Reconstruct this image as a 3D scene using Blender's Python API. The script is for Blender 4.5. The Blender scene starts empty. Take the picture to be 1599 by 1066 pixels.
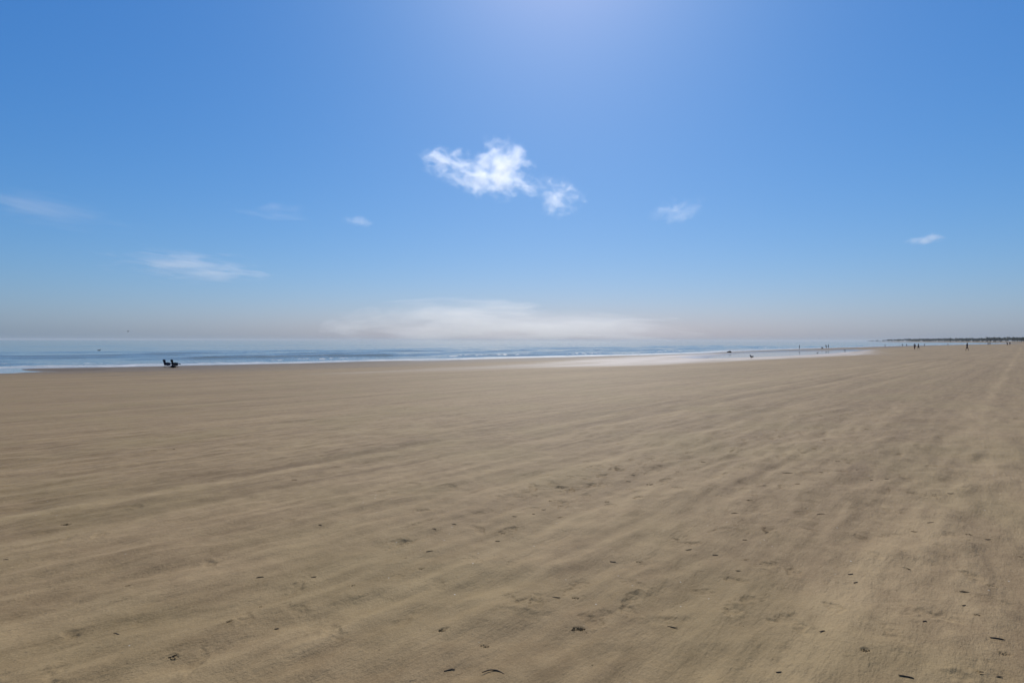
import bpy, bmesh, math, random
import numpy as np
from mathutils import Vector, Matrix

random.seed(7)
rng = np.random.default_rng(11)
S = bpy.context.scene
COL = S.collection
R = math.radians

# ------------------------------------------------------------------ camera
F = 800.0                      # focal length in photograph pixels (1599 x 1066)
CX, CY = 799.5, 533.0
H = 3.5                        # eye height above the still sea (m)
ROLL = 0.0016
PITCH = -1.3 / F
fwd = Vector((0, math.cos(PITCH), math.sin(PITCH)))
rgt = Vector((math.cos(ROLL), 0, math.sin(ROLL)))
rgt = (rgt - fwd * rgt.dot(fwd)).normalized()
upv = rgt.cross(fwd).normalized()
cam_d = bpy.data.cameras.new('camera')
cam = bpy.data.objects.new('camera', cam_d)
COL.objects.link(cam)
cam_d.sensor_width = 36.0
cam_d.lens = 36.0 * F / 1599.0
cam_d.clip_start = 0.05
cam_d.clip_end = 90000.0
cam.matrix_world = Matrix(((rgt.x, upv.x, -fwd.x, 0), (rgt.y, upv.y, -fwd.y, 0),
                           (rgt.z, upv.z, -fwd.z, H), (0, 0, 0, 1)))
S.camera = cam

# ------------------------------------------------------------------ sky, sun, exposure
SUN_EL, SUN_AZ = R(46), R(6)           # azimuth measured from the view axis to the right
world = bpy.data.worlds.new('World')
S.world = world
world.use_nodes = True
wn, wl = world.node_tree.nodes, world.node_tree.links
wn.clear()
sky = wn.new('ShaderNodeTexSky')
sky.sky_type = 'NISHITA'
sky.sun_disc = False
sky.sun_elevation = SUN_EL
sky.sun_rotation = SUN_AZ
sky.altitude = 0
sky.air_density = 1.3
sky.dust_density = 0.7
sky.ozone_density = 2.5
bgd = wn.new('ShaderNodeBackground')
bgd.inputs['Strength'].default_value = 0.10
wout = wn.new('ShaderNodeOutputWorld')
# one even colour grade of the whole sky: deeper blue, no yellow at the horizon
sepc = wn.new('ShaderNodeSeparateColor'); comc = wn.new('ShaderNodeCombineColor')
wl.new(sky.outputs[0], sepc.inputs[0])
for ch, gm, sc_ in ((0, 1.45, 0.480), (1, 0.96, 0.570), (2, 0.70, 0.845)):
    pw_ = wn.new('ShaderNodeMath'); pw_.operation = 'POWER'
    m0 = wn.new('ShaderNodeMath'); m0.operation = 'MULTIPLY'; m0.inputs[1].default_value = 0.1
    m1_ = wn.new('ShaderNodeMath'); m1_.operation = 'MULTIPLY'; m1_.inputs[1].default_value = 10.0 * sc_
    wl.new(sepc.outputs[ch], m0.inputs[0]); wl.new(m0.outputs[0], pw_.inputs[0])
    pw_.inputs[1].default_value = gm
    wl.new(pw_.outputs[0], m1_.inputs[0]); wl.new(m1_.outputs[0], comc.inputs[ch])
wl.new(comc.outputs[0], bgd.inputs['Color'])
wl.new(bgd.outputs[0], wout.inputs['Surface'])

sun_d = bpy.data.lights.new('sun', 'SUN')
sun_d.energy = 3.9
sun_d.angle = R(0.53)
sun_d.color = (1.0, 0.95, 0.87)
sun = bpy.data.objects.new('sun', sun_d)
COL.objects.link(sun)
sdir = Vector((math.sin(SUN_AZ) * math.cos(SUN_EL), math.cos(SUN_AZ) * math.cos(SUN_EL), math.sin(SUN_EL)))
sun.rotation_euler = sdir.to_track_quat('Z', 'Y').to_euler()
sun.location = sdir * 200

S.view_settings.view_transform = 'Standard'
S.view_settings.look = 'None'
S.view_settings.exposure = 0.0
S.view_settings.gamma = 1.0
S.view_settings.use_curve_mapping = False
S.render.engine = 'CYCLES'
S.cycles.volume_bounces = 10
S.cycles.max_bounces = 12
S.cycles.use_denoising = True

# ------------------------------------------------------------------ helpers
def ray(px, py):
    d = fwd * F + rgt * (px - CX) - upv * (py - CY)
    return d.normalized()

def on_level(px, py, z=0.0):
    d = ray(px, py)
    t = (z - H) / d.z
    return (d.x * t, d.y * t)

def sstep(a, b, x):
    t = np.clip((x - a) / (b - a), 0, 1)
    return t * t * (3 - 2 * t)

def _hash(ix, iy, seed):
    n = (ix.astype(np.int64) * 374761393 + iy.astype(np.int64) * 668265263 + seed * 982451653) & 0xFFFFFFFF
    n = ((n ^ (n >> 13)) * 1274126177) & 0xFFFFFFFF
    n = n ^ (n >> 16)
    return n

def pnoise(x, y, seed=0):
    """gradient noise, about -1..1"""
    x0 = np.floor(x); y0 = np.floor(y)
    fx = x - x0; fy = y - y0
    ux = fx * fx * fx * (fx * (fx * 6 - 15) + 10)
    uy = fy * fy * fy * (fy * (fy * 6 - 15) + 10)
    def g(ox, oy):
        a = _hash(x0 + ox, y0 + oy, seed) * (2 * math.pi / 4294967296.0)
        return np.cos(a) * (fx - ox) + np.sin(a) * (fy - oy)
    n0 = g(0, 0) * (1 - ux) + g(1, 0) * ux
    n1 = g(0, 1) * (1 - ux) + g(1, 1) * ux
    return (n0 * (1 - uy) + n1 * uy) * 1.5

def tag(o, label=None, cat=None, group=None, kind=None):
    if label: o['label'] = label
    if cat: o['category'] = cat
    if group: o['group'] = group
    if kind: o['kind'] = kind
    return o

def link(name, me, parent=None, mats=()):
    o = bpy.data.objects.new(name, me)
    COL.objects.link(o)
    if parent is not None: o.parent = parent
    if me is not None and hasattr(me, 'materials') and not me.materials:
        for m in mats: me.materials.append(m)
    return o

def empty(name, loc=(0, 0, 0), rz=0.0):
    o = link(name, None)
    o.location = loc
    o.rotation_euler = (0, 0, rz)
    o.empty_display_size = 0.2
    return o

def grid_mesh(name, X, Y, Z, attrs, wrap=False):
    nr, nc = X.shape
    me = bpy.data.meshes.new(name)
    me.vertices.add(nr * nc)
    co = np.stack([X, Y, Z], -1).astype(np.float32).ravel()
    me.vertices.foreach_set('co', co)
    i = np.arange(nr - 1)[:, None] * nc
    ncf = nc if wrap else nc - 1
    j = np.arange(ncf)[None, :]
    j2 = (j + 1) % nc
    q = np.stack([i + j, i + j2, i + nc + j2, i + nc + j], -1).reshape(-1, 4).astype(np.int32)
    nf = len(q)
    me.loops.add(nf * 4)
    me.polygons.add(nf)
    me.loops.foreach_set('vertex_index', q.ravel())
    me.polygons.foreach_set('loop_start', np.arange(0, nf * 4, 4, dtype=np.int32))
    me.update(calc_edges=True)
    me.polygons.foreach_set('use_smooth', np.ones(nf, dtype=bool))
    for k, v in attrs.items():
        a = me.attributes.new(k, 'FLOAT', 'POINT')
        a.data.foreach_set('value', v.astype(np.float32).ravel())
    me.validate()
    return me

class NT:
    """small helper to write node materials"""
    def __init__(self, name):
        self.m = bpy.data.materials.new(name)
        self.m.use_nodes = True
        self.n = self.m.node_tree.nodes
        self.l = self.m.node_tree.links
        self.n.clear()
        self.out = self.n.new('ShaderNodeOutputMaterial')
    def add(self, t, **kw):
        nd = self.n.new(t)
        for k, v in kw.items(): setattr(nd, k, v)
        return nd
    def set(self, sock, v):
        if hasattr(v, 'is_output') or isinstance(v, bpy.types.NodeSocket): self.l.new(v, sock)
        else: sock.default_value = v
    def attr(self, name):
        return self.add('ShaderNodeAttribute', attribute_name=name).outputs['Fac']
    def coord(self, which='Object'):
        return self.add('ShaderNodeTexCoord').outputs[which]
    def mapping(self, vec, rot=(0, 0, 0), scale=(1, 1, 1), loc=(0, 0, 0)):
        n = self.add('ShaderNodeMapping')
        self.l.new(vec, n.inputs[0])
        n.inputs['Rotation'].default_value = rot
        n.inputs['Scale'].default_value = scale
        n.inputs['Location'].default_value = loc
        return n.outputs[0]
    def noise(self, vec, scale, detail=2.0, rough=0.5, dist=0.0):
        n = self.add('ShaderNodeTexNoise')
        if vec is not None: self.l.new(vec, n.inputs['Vector'])
        n.inputs['Scale'].default_value = scale
        n.inputs['Detail'].default_value = detail
        n.inputs['Roughness'].default_value = rough
        n.inputs['Distortion'].default_value = dist
        return n.outputs['Fac']
    def math(self, op, a, b=0.0, c=None, clamp=False):
        n = self.add('ShaderNodeMath', operation=op)
        n.use_clamp = clamp
        self.set(n.inputs[0], a); self.set(n.inputs[1], b)
        if c is not None: self.set(n.inputs[2], c)
        return n.outputs[0]
    def ramp(self, v, a, b, x=0.0, y=1.0, smooth=True):
        n = self.add('ShaderNodeMapRange')
        n.interpolation_type = 'SMOOTHSTEP' if smooth else 'LINEAR'
        self.set(n.inputs[0], v)
        for i, q in enumerate((a, b, x, y)): n.inputs[i + 1].default_value = q
        return n.outputs[0]
    def mix(self, f, a, b):
        n = self.add('ShaderNodeMix', data_type='RGBA')
        self.set(n.inputs[0], f)
        self.set(n.inputs[6], a if not isinstance(a, tuple) else (*a, 1))
        self.set(n.inputs[7], b if not isinstance(b, tuple) else (*b, 1))
        return n.outputs[2]
    def bsdf(self, color, rough=0.6, spec=0.5, normal=None, ior=1.5, metal=0.0):
        p = self.add('ShaderNodeBsdfPrincipled')
        self.set(p.inputs['Base Color'], color if not isinstance(color, tuple) else (*color, 1))
        self.set(p.inputs['Roughness'], rough)
        self.set(p.inputs['Specular IOR Level'], spec)
        p.inputs['IOR'].default_value = ior
        p.inputs['Metallic'].default_value = metal
        if normal is not None: self.l.new(normal, p.inputs['Normal'])
        self.l.new(p.outputs[0], self.out.inputs['Surface'])
        return p
    def bump(self, h, strength, dist, prev=None):
        n = self.add('ShaderNodeBump')
        self.set(n.inputs['Strength'], strength)
        n.inputs['Distance'].default_value = dist
        self.l.new(h, n.inputs['Height'])
        if prev is not None: self.l.new(prev, n.inputs['Normal'])
        return n.outputs[0]

def simple_mat(name, col, rough=0.7, spec=0.4, var=0.15, scale=8.0, metal=0.0):
    t = NT(name)
    n = t.noise(t.coord(), scale, 3)
    c1 = tuple(max(0, c * (1 - var)) for c in col); c2 = tuple(min(1, c * (1 + var)) for c in col)
    t.bsdf(t.mix(n, c1, c2), rough, spec, metal=metal)
    return t.m

# ------------------------------------------------------------------ shoreline and beach relief
shore_px = [(-160, 579), (0, 575.5), (100, 574), (200, 572.3), (300, 570.3), (400, 568), (500, 566), (580, 563.6), (700, 561.6),
            (800, 558.8), (880, 557.2), (960, 555.2), (1020, 553.8), (1090, 551.6), (1130, 549), (1180, 546.8),
            (1240, 544.9), (1300, 543.0), (1345, 541.8), (1400, 540.0), (1450, 539.0), (1500, 538.0), (1560, 536.7)]
shore = [on_level(*p) for p in shore_px]
a0, a1 = np.array(shore[0]), np.array(shore[3])
dl = (a0 - a1) / np.linalg.norm(a0 - a1)
left_ext = [tuple(a0 + dl * t) for t in (9000, 3000, 800, 200)]
shore = left_ext + shore + [(960, 980), (1250, 1350), (1560, 1900), (1850, 2500), (2000, 3050),
                            (2120, 3120), (2500, 3050), (4000, 2900), (9000, 2500)]
land = shore + [(9000, -9000), (left_ext[0][0], -9500)]

def seg_dist(X, Y, pts, closed=False):
    d2 = np.full(X.shape, 1e18)
    n = len(pts)
    for i in range(n if closed else n - 1):
        ax, ay = pts[i]; bx, by = pts[(i + 1) % n]
        vx, vy = bx - ax, by - ay
        t = np.clip(((X - ax) * vx + (Y - ay) * vy) / (vx * vx + vy * vy + 1e-9), 0, 1)
        d2 = np.minimum(d2, (X - ax - t * vx) ** 2 + (Y - ay - t * vy) ** 2)
    return np.sqrt(d2)

def inside(X, Y, poly):
    c = np.zeros(X.shape, bool)
    n = len(poly)
    for i in range(n):
        ax, ay = poly[i]; bx, by = poly[(i + 1) % n]
        if ay == by: continue
        m = (ay > Y) != (by > Y)
        c ^= m & (X < (bx - ax) * (Y - ay) / (by - ay) + ax)
    return c

def inland(X, Y):
    d = seg_dist(X, Y, shore)
    return np.where(inside(X, Y, land), d, -d)

pool = [on_level(*p) for p in [(1085, 560.5), (1105, 556.5), (1150, 551.5), (1200, 549.6), (1260, 548.2), (1330, 546.6),
                               (1352, 547.6), (1310, 551.5), (1260, 555), (1200, 558.2), (1150, 560.4), (1110, 562)]]
runnel = [on_level(*p) for p in [(-160, 593), (0, 586), (60, 582.6), (140, 581), (140, 580), (60, 579.6), (38, 579),
                                 (28, 577.6), (18, 575.4), (-160, 577)]]
runnel2 = [on_level(*p) for p in [(488, 570.6), (560, 568.4), (640, 565.6), (690, 563.6)]]
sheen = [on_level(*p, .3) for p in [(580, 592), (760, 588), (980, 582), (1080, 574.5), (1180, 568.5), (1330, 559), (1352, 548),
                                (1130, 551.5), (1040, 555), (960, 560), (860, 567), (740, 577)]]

def poly_sd(X, Y, poly, pad=45.0):
    a = np.array(poly)
    m = (X > a[:, 0].min() - pad) & (X < a[:, 0].max() + pad) & (Y > a[:, 1].min() - pad) & (Y < a[:, 1].max() + pad)
    out = np.full(X.shape, pad)
    x, y = X[m], Y[m]
    if x.size:
        d = seg_dist(x, y, poly, True)
        out[m] = np.where(inside(x, y, poly), -d, d)
    return out

def inland_grid(X, Y, k=3):
    # the distance field is smooth: work it out on every k-th row and column, fill in between
    ri = np.unique(np.append(np.arange(0, X.shape[0], k), X.shape[0] - 1))
    ci = np.unique(np.append(np.arange(0, X.shape[1], k), X.shape[1] - 1))
    c = inland(X[np.ix_(ri, ci)], Y[np.ix_(ri, ci)])
    def lin(n, idx):
        p = np.arange(n); j = np.clip(np.searchsorted(idx, p, 'right') - 1, 0, len(idx) - 2)
        return j, (p - idx[j]) / (idx[j + 1] - idx[j])
    jr, fr = lin(X.shape[0], ri); jc, fc = lin(X.shape[1], ci)
    g = c[jr] * (1 - fr)[:, None] + c[jr + 1] * fr[:, None]
    return g[:, jc] * (1 - fc) + g[:, jc + 1] * fc

def base_height(X, Y, s=None):
    if s is None: s = inland(X, Y)
    h = np.interp(s, [-400, -60, -12, 0, 3, 10, 28, 70, 105, 118, 150, 400],
                  [-4.0, -2.6, -0.55, 0, 0.11, 0.24, 0.36, 1.87, 2.55, 3.6, 4.1, 4.4])
    near = np.hypot(X, Y) < 420
    # a broad low-tide pool and two runnels parallel to the waterline
    k = 1 - sstep(-3.0, 5.0, poly_sd(X, Y, pool))
    h = h * (1 - k) + (-0.035) * k
    k = np.where(s > 0, 1 - sstep(-0.6, 2.2, poly_sd(X, Y, runnel)), 0)
    h = h * (1 - k) + (-0.05) * k
    k = np.where(s > 0, 1 - sstep(1.0, 3.2, seg_dist(X, Y, runnel2)), 0)
    h = h * (1 - k) + (-0.035) * k
    return h

C45 = math.sqrt(0.5)

def ground_at(px, py):
    d = ray(px, py)
    t = 1.0; last = 0.0
    while t < 6000:
        p = Vector((0, 0, H)) + d * t
        if p.z < float(base_height(np.array([p.x]), np.array([p.y]))[0]):
            lo, hi = last, t
            for _ in range(30):
                m = (lo + hi) / 2
                p = Vector((0, 0, H)) + d * m
                if p.z < float(base_height(np.array([p.x]), np.array([p.y]))[0]): hi = m
                else: lo = m
            return Vector((0, 0, H)) + d * hi
        last = t
        t *= 1.03
    return Vector((0, 0, H)) + d * t

# --- scattered marks in the sand: (photo x, photo y, kind, size in photo pixels)
MARKS = [
 (906,980,'clump',27),(690,987,'clump',18),(757,1007,'clump',16),(898,930,'clump',15),(868,933,'stick',15),(658,887,'clump',14),
 (671,862,'stick',12),(633,871,'clump',7),(999,875,'clump',14),(957,876,'stick',12),(1056,839,'clump',12),(784,832,'clump',11),
 (777,844,'stick',9),(948,781,'clump',9),(1015,755,'clump',15),(981,750,'stick',8),(989,741,'stick',7),(875,809,'clump',11),
 (849,798,'stick',7),(833,805,'stick',6),(804,810,'stick',8),(860,783,'clump',9),(709,819,'stick',8),(678,827,'stick',9),
 (550,916,'clump',10),(942,950,'bit',5),(1050,979,'stick',15),(1034,951,'bit',6),(1057,952,'bit',7),(925,1038,'bit',7),
 (592,1017,'bit',7),(770,1053,'reed',30),(702,1045,'stick',16),(713,648,'bit',5),(1057,737,'clump',7),
 (101,818,'clump',19),(241,824,'bit',5),(199,912,'clump',10),(406,902,'stick',14),(490,901,'stick',9),(360,974,'clump',19),
 (182,989,'stick',16),(270,1026,'clump',24),(432,978,'stick',8),(407,947,'clump',8),(370,957,'bit',5),(460,750,'stick',10),
 (500,820,'stick',7),(9,876,'stick',9),(270,700,'stick',8),(436,936,'bit',4),
 (1098,721,'stick',10),(1194,755,'stick',7),(1230,739,'stick',19),(1245,754,'stick',11),(1282,736,'stick',8),(1339,734,'stick',7),
 (1361,748,'stick',6),(1308,719,'stick',12),(1385,747,'stick',10),(1484,770,'stick',9),(1170,783,'clump',14),(1147,801,'stick',13),
 (1282,801,'stick',14),(1453,819,'stick',14),(1428,830,'stick',11),(1514,836,'clump',13),(1542,843,'stick',9),(1163,842,'stick',9),
 (1075,855,'stick',13),(1117,862,'stick',11),(1197,832,'stick',8),(1167,871,'clump',12),(1153,890,'stick',8),(1328,896,'stick',10),
 (1336,909,'stick',9),(1416,890,'clump',17),(1594,869,'clump',7),(1506,925,'reed',12),(1505,948,'stick',8),(1557,1001,'reed',17),
 (1351,1018,'clump',19),(1444,973,'stick',8),(1216,1050,'stick',11),(1415,1058,'reed',18),(1560,1055,'stick',14),(1529,1050,'clump',17),
 (1284,985,'stick',12),(1332,967,'bit',5),(1282,648,'stick',8),(1353,670,'stick',8),(1161,978,'bit',5),(1550,914,'clump',16),
 (1526,963,'clump',13),(1586,653,'stick',9),(1320,1020,'bit',4),(1567,1022,'clump',22),(120,1012,'bit',4),(1130,745,'bit',4),
]
mark_pts = []
for (px, py, k, w) in MARKS:
    p = ground_at(px, py)
    mark_pts.append((p, k, w * (p - Vector((0, 0, H))).length / math.hypot(F, px - CX) * 0.98))

# ------------------------------------------------------------------ the beach as one sheet
th_d = np.linspace(R(-48.5), R(48.5), 760)
th_l = np.linspace(R(48.5), R(311.5), 130)[1:-1]
th = np.concatenate([th_d, th_l])
rr = [0.25]
while rr[-1] < 13000:
    r = rr[-1]
    if r < 2.0: rr.append(r + 0.12)
    elif r < 60: rr.append(r + min(max(0.008, 0.50 * r * r / (1.63 * 512)), 0.26 + 0.006 * r))
    elif r < 330: rr.append(r + 1.1)
    else: rr.append(r * 1.06)
rr = np.array(rr)
Rg, Tg = np.meshgrid(rr, th, indexing='ij')
X = Rg * np.sin(Tg); Y = Rg * np.cos(Tg)
near_s = inland_grid(X, Y)
Z = base_height(X, Y, near_s)
U = (X + Y) * C45; V = (Y - X) * C45          # along the shore / towards the sea
DR = np.gradient(rr)[:, None] * np.ones_like(X)
def oct(wl_, f):                               # fade what the sheet cannot carry
    return sstep(1.5, 4.0, wl_ / DR) * f
dry = sstep(16, 34, near_s)
zone = sstep(-0.25, 0.35, pnoise(U / 16 + 3, V / 7 + 1, 41) + 0.45 * np.exp(-((V - 4) / 9) ** 2))
relief = 0.012 * pnoise(U / 6.5, V / 3.1, 1)
relief += oct(0.9, 0.008) * pnoise(U / 2.4, V / 0.8, 2)
warp = 0.5 * pnoise(U / 1.7, V / 1.7, 9)
relief += oct(0.34, 0.019) * zone * pnoise(U / 0.72 + warp, V / 0.30 + warp, 3)
relief += oct(0.8, 0.011) * sstep(5, 11, Rg) * zone * pnoise(U / 1.3 + warp, V / 0.75 + warp, 13)
relief += oct(0.17, 0.010) * zone * pnoise(U / 0.30, V / 0.15 + warp, 4)
relief += oct(0.16, 0.010) * (0.35 + 0.65 * zone) * np.maximum(pnoise(U / .55 + warp, V / .16, 14), -.1)
relief += oct(0.10, 0.0034) * pnoise(U / 0.12, V / 0.09, 5)
relief *= 0.25 + 0.75 * dry
relief *= sstep(900, 200, Rg)
# worn footprints and pits
foot = []
def trail(p0, ang, n, step):
    x, y = p0
    for i in range(n):
        side = 0.11 * (1 if i % 2 else -1)
        foot.append((x + math.cos(ang) * side, y - math.sin(ang) * side, ang + random.uniform(-.2, .2), random.uniform(.5, 1)))
        x += math.sin(ang) * step; y += math.cos(ang) * step
        ang += random.uniform(-.05, .05)
trail(on_level(1180, 1040, 1.85), R(33), 26, .7)
trail(on_level(1560, 980, 1.85), R(20), 18, .68)
trail(on_level(640, 905, 1.85), R(58), 16, .72)
trail(on_level(830, 815, 1.8), R(52), 18, .7)
trail(on_level(1440, 860, 1.8), R(38), 20, .7)
trail(on_level(1090, 760, 1.7), R(48), 22, .7)
for i in range(620):
    a = R(random.uniform(-44, 46)); r = 2.6 + 34 * random.random() ** 1.4
    if a < -0.25 and random.random() < .6: continue
    foot.append((r * math.sin(a), r * math.cos(a), random.uniform(0, 6.28), random.uniform(.25, .7)))
for i in range(85):
    f = random.random()
    q = on_level(800 + 235 * f + random.gauss(0, 26), 822 - 78 * f + random.gauss(0, 15), 1.82)
    foot.append((q[0], q[1], random.uniform(0, 6.28), random.uniform(.3, .8)))
dents = np.zeros_like(Z)
def stamp(x, y, ang, la, lb, depth, rim):
    r0 = math.hypot(x, y); i0, i1 = np.searchsorted(rr, (r0 - 3.2 * la, r0 + 3.2 * la))
    ph = math.atan2(x, y); w = 3.2 * la / max(r0, .5)
    j0, j1 = np.searchsorted(th_d, (ph - w, ph + w))
    if i1 <= i0 or j1 <= j0: return
    sl = (slice(i0, i1), slice(j0, j1))
    dx = X[sl] - x; dy = Y[sl] - y
    p = (dx * math.sin(ang) + dy * math.cos(ang)) / la
    q = (dx * math.cos(ang) - dy * math.sin(ang)) / lb
    n_ = pnoise(X[sl] / .035, Y[sl] / .035, 77); n2_ = pnoise(X[sl] / .09, Y[sl] / .09, 78)
    d = np.sqrt(p * p + q * q) + 0.5 * n_ + 0.45 * n2_
    dents[sl] += -depth * (1 - sstep(.5, 1.0, d)) * (1 + .6 * n_) + rim * np.exp(-((d - 1.2) / .3) ** 2) * np.clip(.2 + 1.5 * n2_, 0, 2)
for (x, y, a, k) in foot:
    stamp(x, y, a, random.uniform(.06, .13), random.uniform(.035, .055), .012 * k, .005 * k)
for (p, k, w) in mark_pts:
    if k == 'clump':
        stamp(p.x, p.y, R(90) + random.uniform(-.5, .5), w * .5, w * .2, .006, .004)
Z = Z + relief + dents * sstep(45, 20, Rg)
# surface tone: blown dry sand in streaks parallel to the shore, damp patches near the water
tone = 0.24 * pnoise(U / 14, V / 1.05, 21) + 0.28 * pnoise(U / 7, V / 0.36, 22) + oct(.2, .30) * pnoise(U / 5, V / .13, 28) + 0.25 * pnoise(U / 26, V / 5, 23)
tone += oct(.3, .20) * pnoise(U / 1.5, V / .22, 24) + 0.10 * pnoise(U / 1.1, V / .8, 25) + 0.14 * pnoise(U / .42, V / .3, 26) + 0.16 * zone * oct(.15, 1.0) * pnoise(U / .30, V / .16, 27)
for v0, wd, am, sd in ((.62, .12, .9, 1), (1.35, .10, -.3, 2), (3.62, .11, .6, 3), (3.9, .16, -.45, 4), (4.5, .10, .4, 5), (5.05, .13, .6, 6),
                       (5.35, .14, -.55, 7), (5.9, .12, .5, 8), (6.2, .14, -.5, 9), (7.4, .2, .4, 10), (2.5, .15, .3, 11), (-1.3, .2, .35, 12)):
    tone += am * np.exp(-((V - v0 - .12 * pnoise(U / 5, U * 0 + sd, 200 + sd)) / wd) ** 2) * (0.55 + 0.9 * pnoise(U / 4.5, U * 0 + sd, 100 + sd))
tone = 0.5 + 0.60 * tone
wetn = 5 * pnoise(U / 22, V / 6, 31) + 2.2 * pnoise(U / 7, V / 2.2, 32)
wet = 1 - sstep(9, 31, near_s + wetn)
film = 1 - sstep(1.0, 6.5, near_s + 0.5 * wetn)
film = np.maximum(film, 1 - sstep(-1, 8, poly_sd(X, Y, pool) + 0.7 * wetn))
pale = 1 - sstep(-2.5, 6.5, poly_sd(X, Y, sheen) + 0.35 * wetn + 2.2 * pnoise(U / 9, V / .9, 33))  # sheen on the wet strip, painted in as lighter sand colour, weaker to the left
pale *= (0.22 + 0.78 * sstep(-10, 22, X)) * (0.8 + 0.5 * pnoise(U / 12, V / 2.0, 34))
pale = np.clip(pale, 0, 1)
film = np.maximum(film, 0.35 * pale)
wet = np.maximum(wet * (1 - 0.0 * film), film)
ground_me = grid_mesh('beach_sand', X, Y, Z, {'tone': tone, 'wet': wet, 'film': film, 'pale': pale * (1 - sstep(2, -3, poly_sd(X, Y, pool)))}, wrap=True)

t = NT('sand')
oc = t.coord('Object')
ocs = t.mapping(oc, rot=(0, 0, R(-45)))
ton = t.attr('tone')
g1 = t.noise(oc, 9.0, 6, 0.62)
g2 = t.noise(oc, 110.0, 4, 0.75)
g3 = t.noise(t.mapping(ocs, scale=(0.35, 3.0, 1)), 3.0, 5, 0.6)
tt = t.math('ADD', ton, t.math('MULTIPLY', t.math('SUBTRACT', g1, 0.5), 0.9))
tt = t.math('ADD', tt, t.math('MULTIPLY', t.math('SUBTRACT', g3, 0.5), 1.0))
tt = t.math('ADD', tt, t.math('MULTIPLY', t.math('SUBTRACT', g2, 0.5), 1.2), clamp=True)
dryc = t.mix(tt, (0.165, 0.106, 0.048), (0.335, 0.235, 0.117))
hue = t.noise(oc, 0.55, 3)
dryc = t.mix(t.ramp(hue, .42, .68, 0, .35), dryc, (0.240, 0.178, 0.074))
# pale shell grit
vor = t.add('ShaderNodeTexVoronoi'); vor.inputs['Scale'].default_value = 9.0
t.l.new(oc, vor.inputs['Vector'])
shell = t.ramp(vor.outputs['Distance'], 0.030, 0.055, 1, 0)
shell = t.math('MULTIPLY', shell, t.ramp(t.noise(oc, 0.8, 2), .46, .58))
dryc = t.mix(t.math('MULTIPLY', shell, .75), dryc, (0.55, 0.50, 0.42))
vor2 = t.add('ShaderNodeTexVoronoi'); vor2.inputs['Scale'].default_value = 17.0
t.l.new(oc, vor2.inputs['Vector'])
grit = t.math('MULTIPLY', t.ramp(vor2.outputs['Distance'], .06, .11, 1, 0), t.ramp(t.noise(oc, 1.3, 3), .5, .62))
dryc = t.mix(t.math('MULTIPLY', grit, .55), dryc, (0.09, 0.065, 0.04))
wetc = t.mix(tt, (0.130, 0.090, 0.048), (0.195, 0.140, 0.078))
wa = t.attr('wet'); fa = t.attr('film')
colr = t.mix(wa, dryc, wetc)
colr = t.mix(t.attr('pale'), colr, t.mix(tt, (0.40, 0.33, 0.265), (0.54, 0.455, 0.375)))  # painted sheen: base colour lightened inside the strip
rgh = t.math('SUBTRACT', t.math('SUBTRACT', 0.66, t.math('MULTIPLY', wa, 0.12)), t.math('MULTIPLY', fa, 0.24))
bh = t.math('ADD', t.math('MULTIPLY', g2, 0.35), t.math('MULTIPLY', t.noise(oc, 38.0, 4, 0.65), 1.0))
b1 = t.bump(bh, t.math('SUBTRACT', 0.75, t.math('MULTIPLY', fa, 0.65)), 0.008)
b1 = t.bump(t.noise(t.mapping(ocs, scale=(0.45, 1.6, 1)), 17.0, 4, 0.7), t.math('SUBTRACT', 0.6, t.math('MULTIPLY', wa, 0.5)), 0.014, b1)
b1 = t.bump(t.noise(t.mapping(ocs, scale=(0.5, 1.4, 1)), 4.0, 5, 0.6), t.math('SUBTRACT', 0.5, t.math('MULTIPLY', wa, 0.42)), 0.02, b1)
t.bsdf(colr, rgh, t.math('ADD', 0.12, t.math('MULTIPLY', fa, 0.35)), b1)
beach = link('beach_sand', ground_me, mats=[t.m])
tag(beach, kind='structure')

# ------------------------------------------------------------------ the sea
th_s = np.concatenate([np.linspace(R(-50), R(46), 640), np.linspace(R(46), R(75), 40)[1:], np.linspace(R(-130), R(-50), 40)[:-1]])
th_s.sort()
rs = [38.0]
while rs[-1] < 24000:
    r = rs[-1]
    if r < 70: rs.append(r + 0.28)
    elif r < 190: rs.append(r + 0.42)
    elif r < 420: rs.append(r + 1.6)
    else: rs.append(r * 1.05)
rs = np.array(rs)
Rs, Ts = np.meshgrid(rs, th_s, indexing='ij')
Xs = Rs * np.sin(Ts); Ys = Rs * np.cos(Ts)
Us = (Xs + Ys) * C45
w = -inland_grid(Xs, Ys)
ph = w + 4.5 * pnoise(Us / 60, w / 70, 51) + 1.2 * pnoise(Us / 17, w / 25, 52) + 2.0
def crest(lam, off, pw):
    return (0.5 + 0.5 * np.cos(2 * math.pi * (ph + off) / lam)) ** pw
m1 = sstep(-0.30, 0.35, pnoise(Us / 34, w / 15, 53) + 0.12)
m2 = sstep(-0.15, 0.45, pnoise(Us / 26 + 9, w / 11, 54))
env = sstep(2.5, 9, w) * (0.25 + 0.75 * sstep(150, 45, w))
c1 = crest(14.5, 0, 6); c2 = crest(10.7, 3, 4)
eta = env * (0.34 * c1 * m1 + 0.17 * c2 * m2)
eta += sstep(5, 20, w) * (0.035 * pnoise(Us / 3.5, w / 1.3, 55) + 0.05 * pnoise(Us / 9, w / 4.5, 56)) * sstep(420, 120, Rs)
eta += 0.02 * sstep(0, 3, w)
foam_n = pnoise(Us / 5.0, w / 1.6, 61) + 0.6 * pnoise(Us / 1.3, w / .6, 62)
edge = 5.4 + 3.0 * pnoise(Us / 24, w * 0 + 2, 63) + 1.0 * pnoise(Us / 7, w * 0 + 5, 64)
band = sstep(-1.5, 0.3, w) * (1 - sstep(edge - 1.2, edge + 1.5, w))
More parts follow.
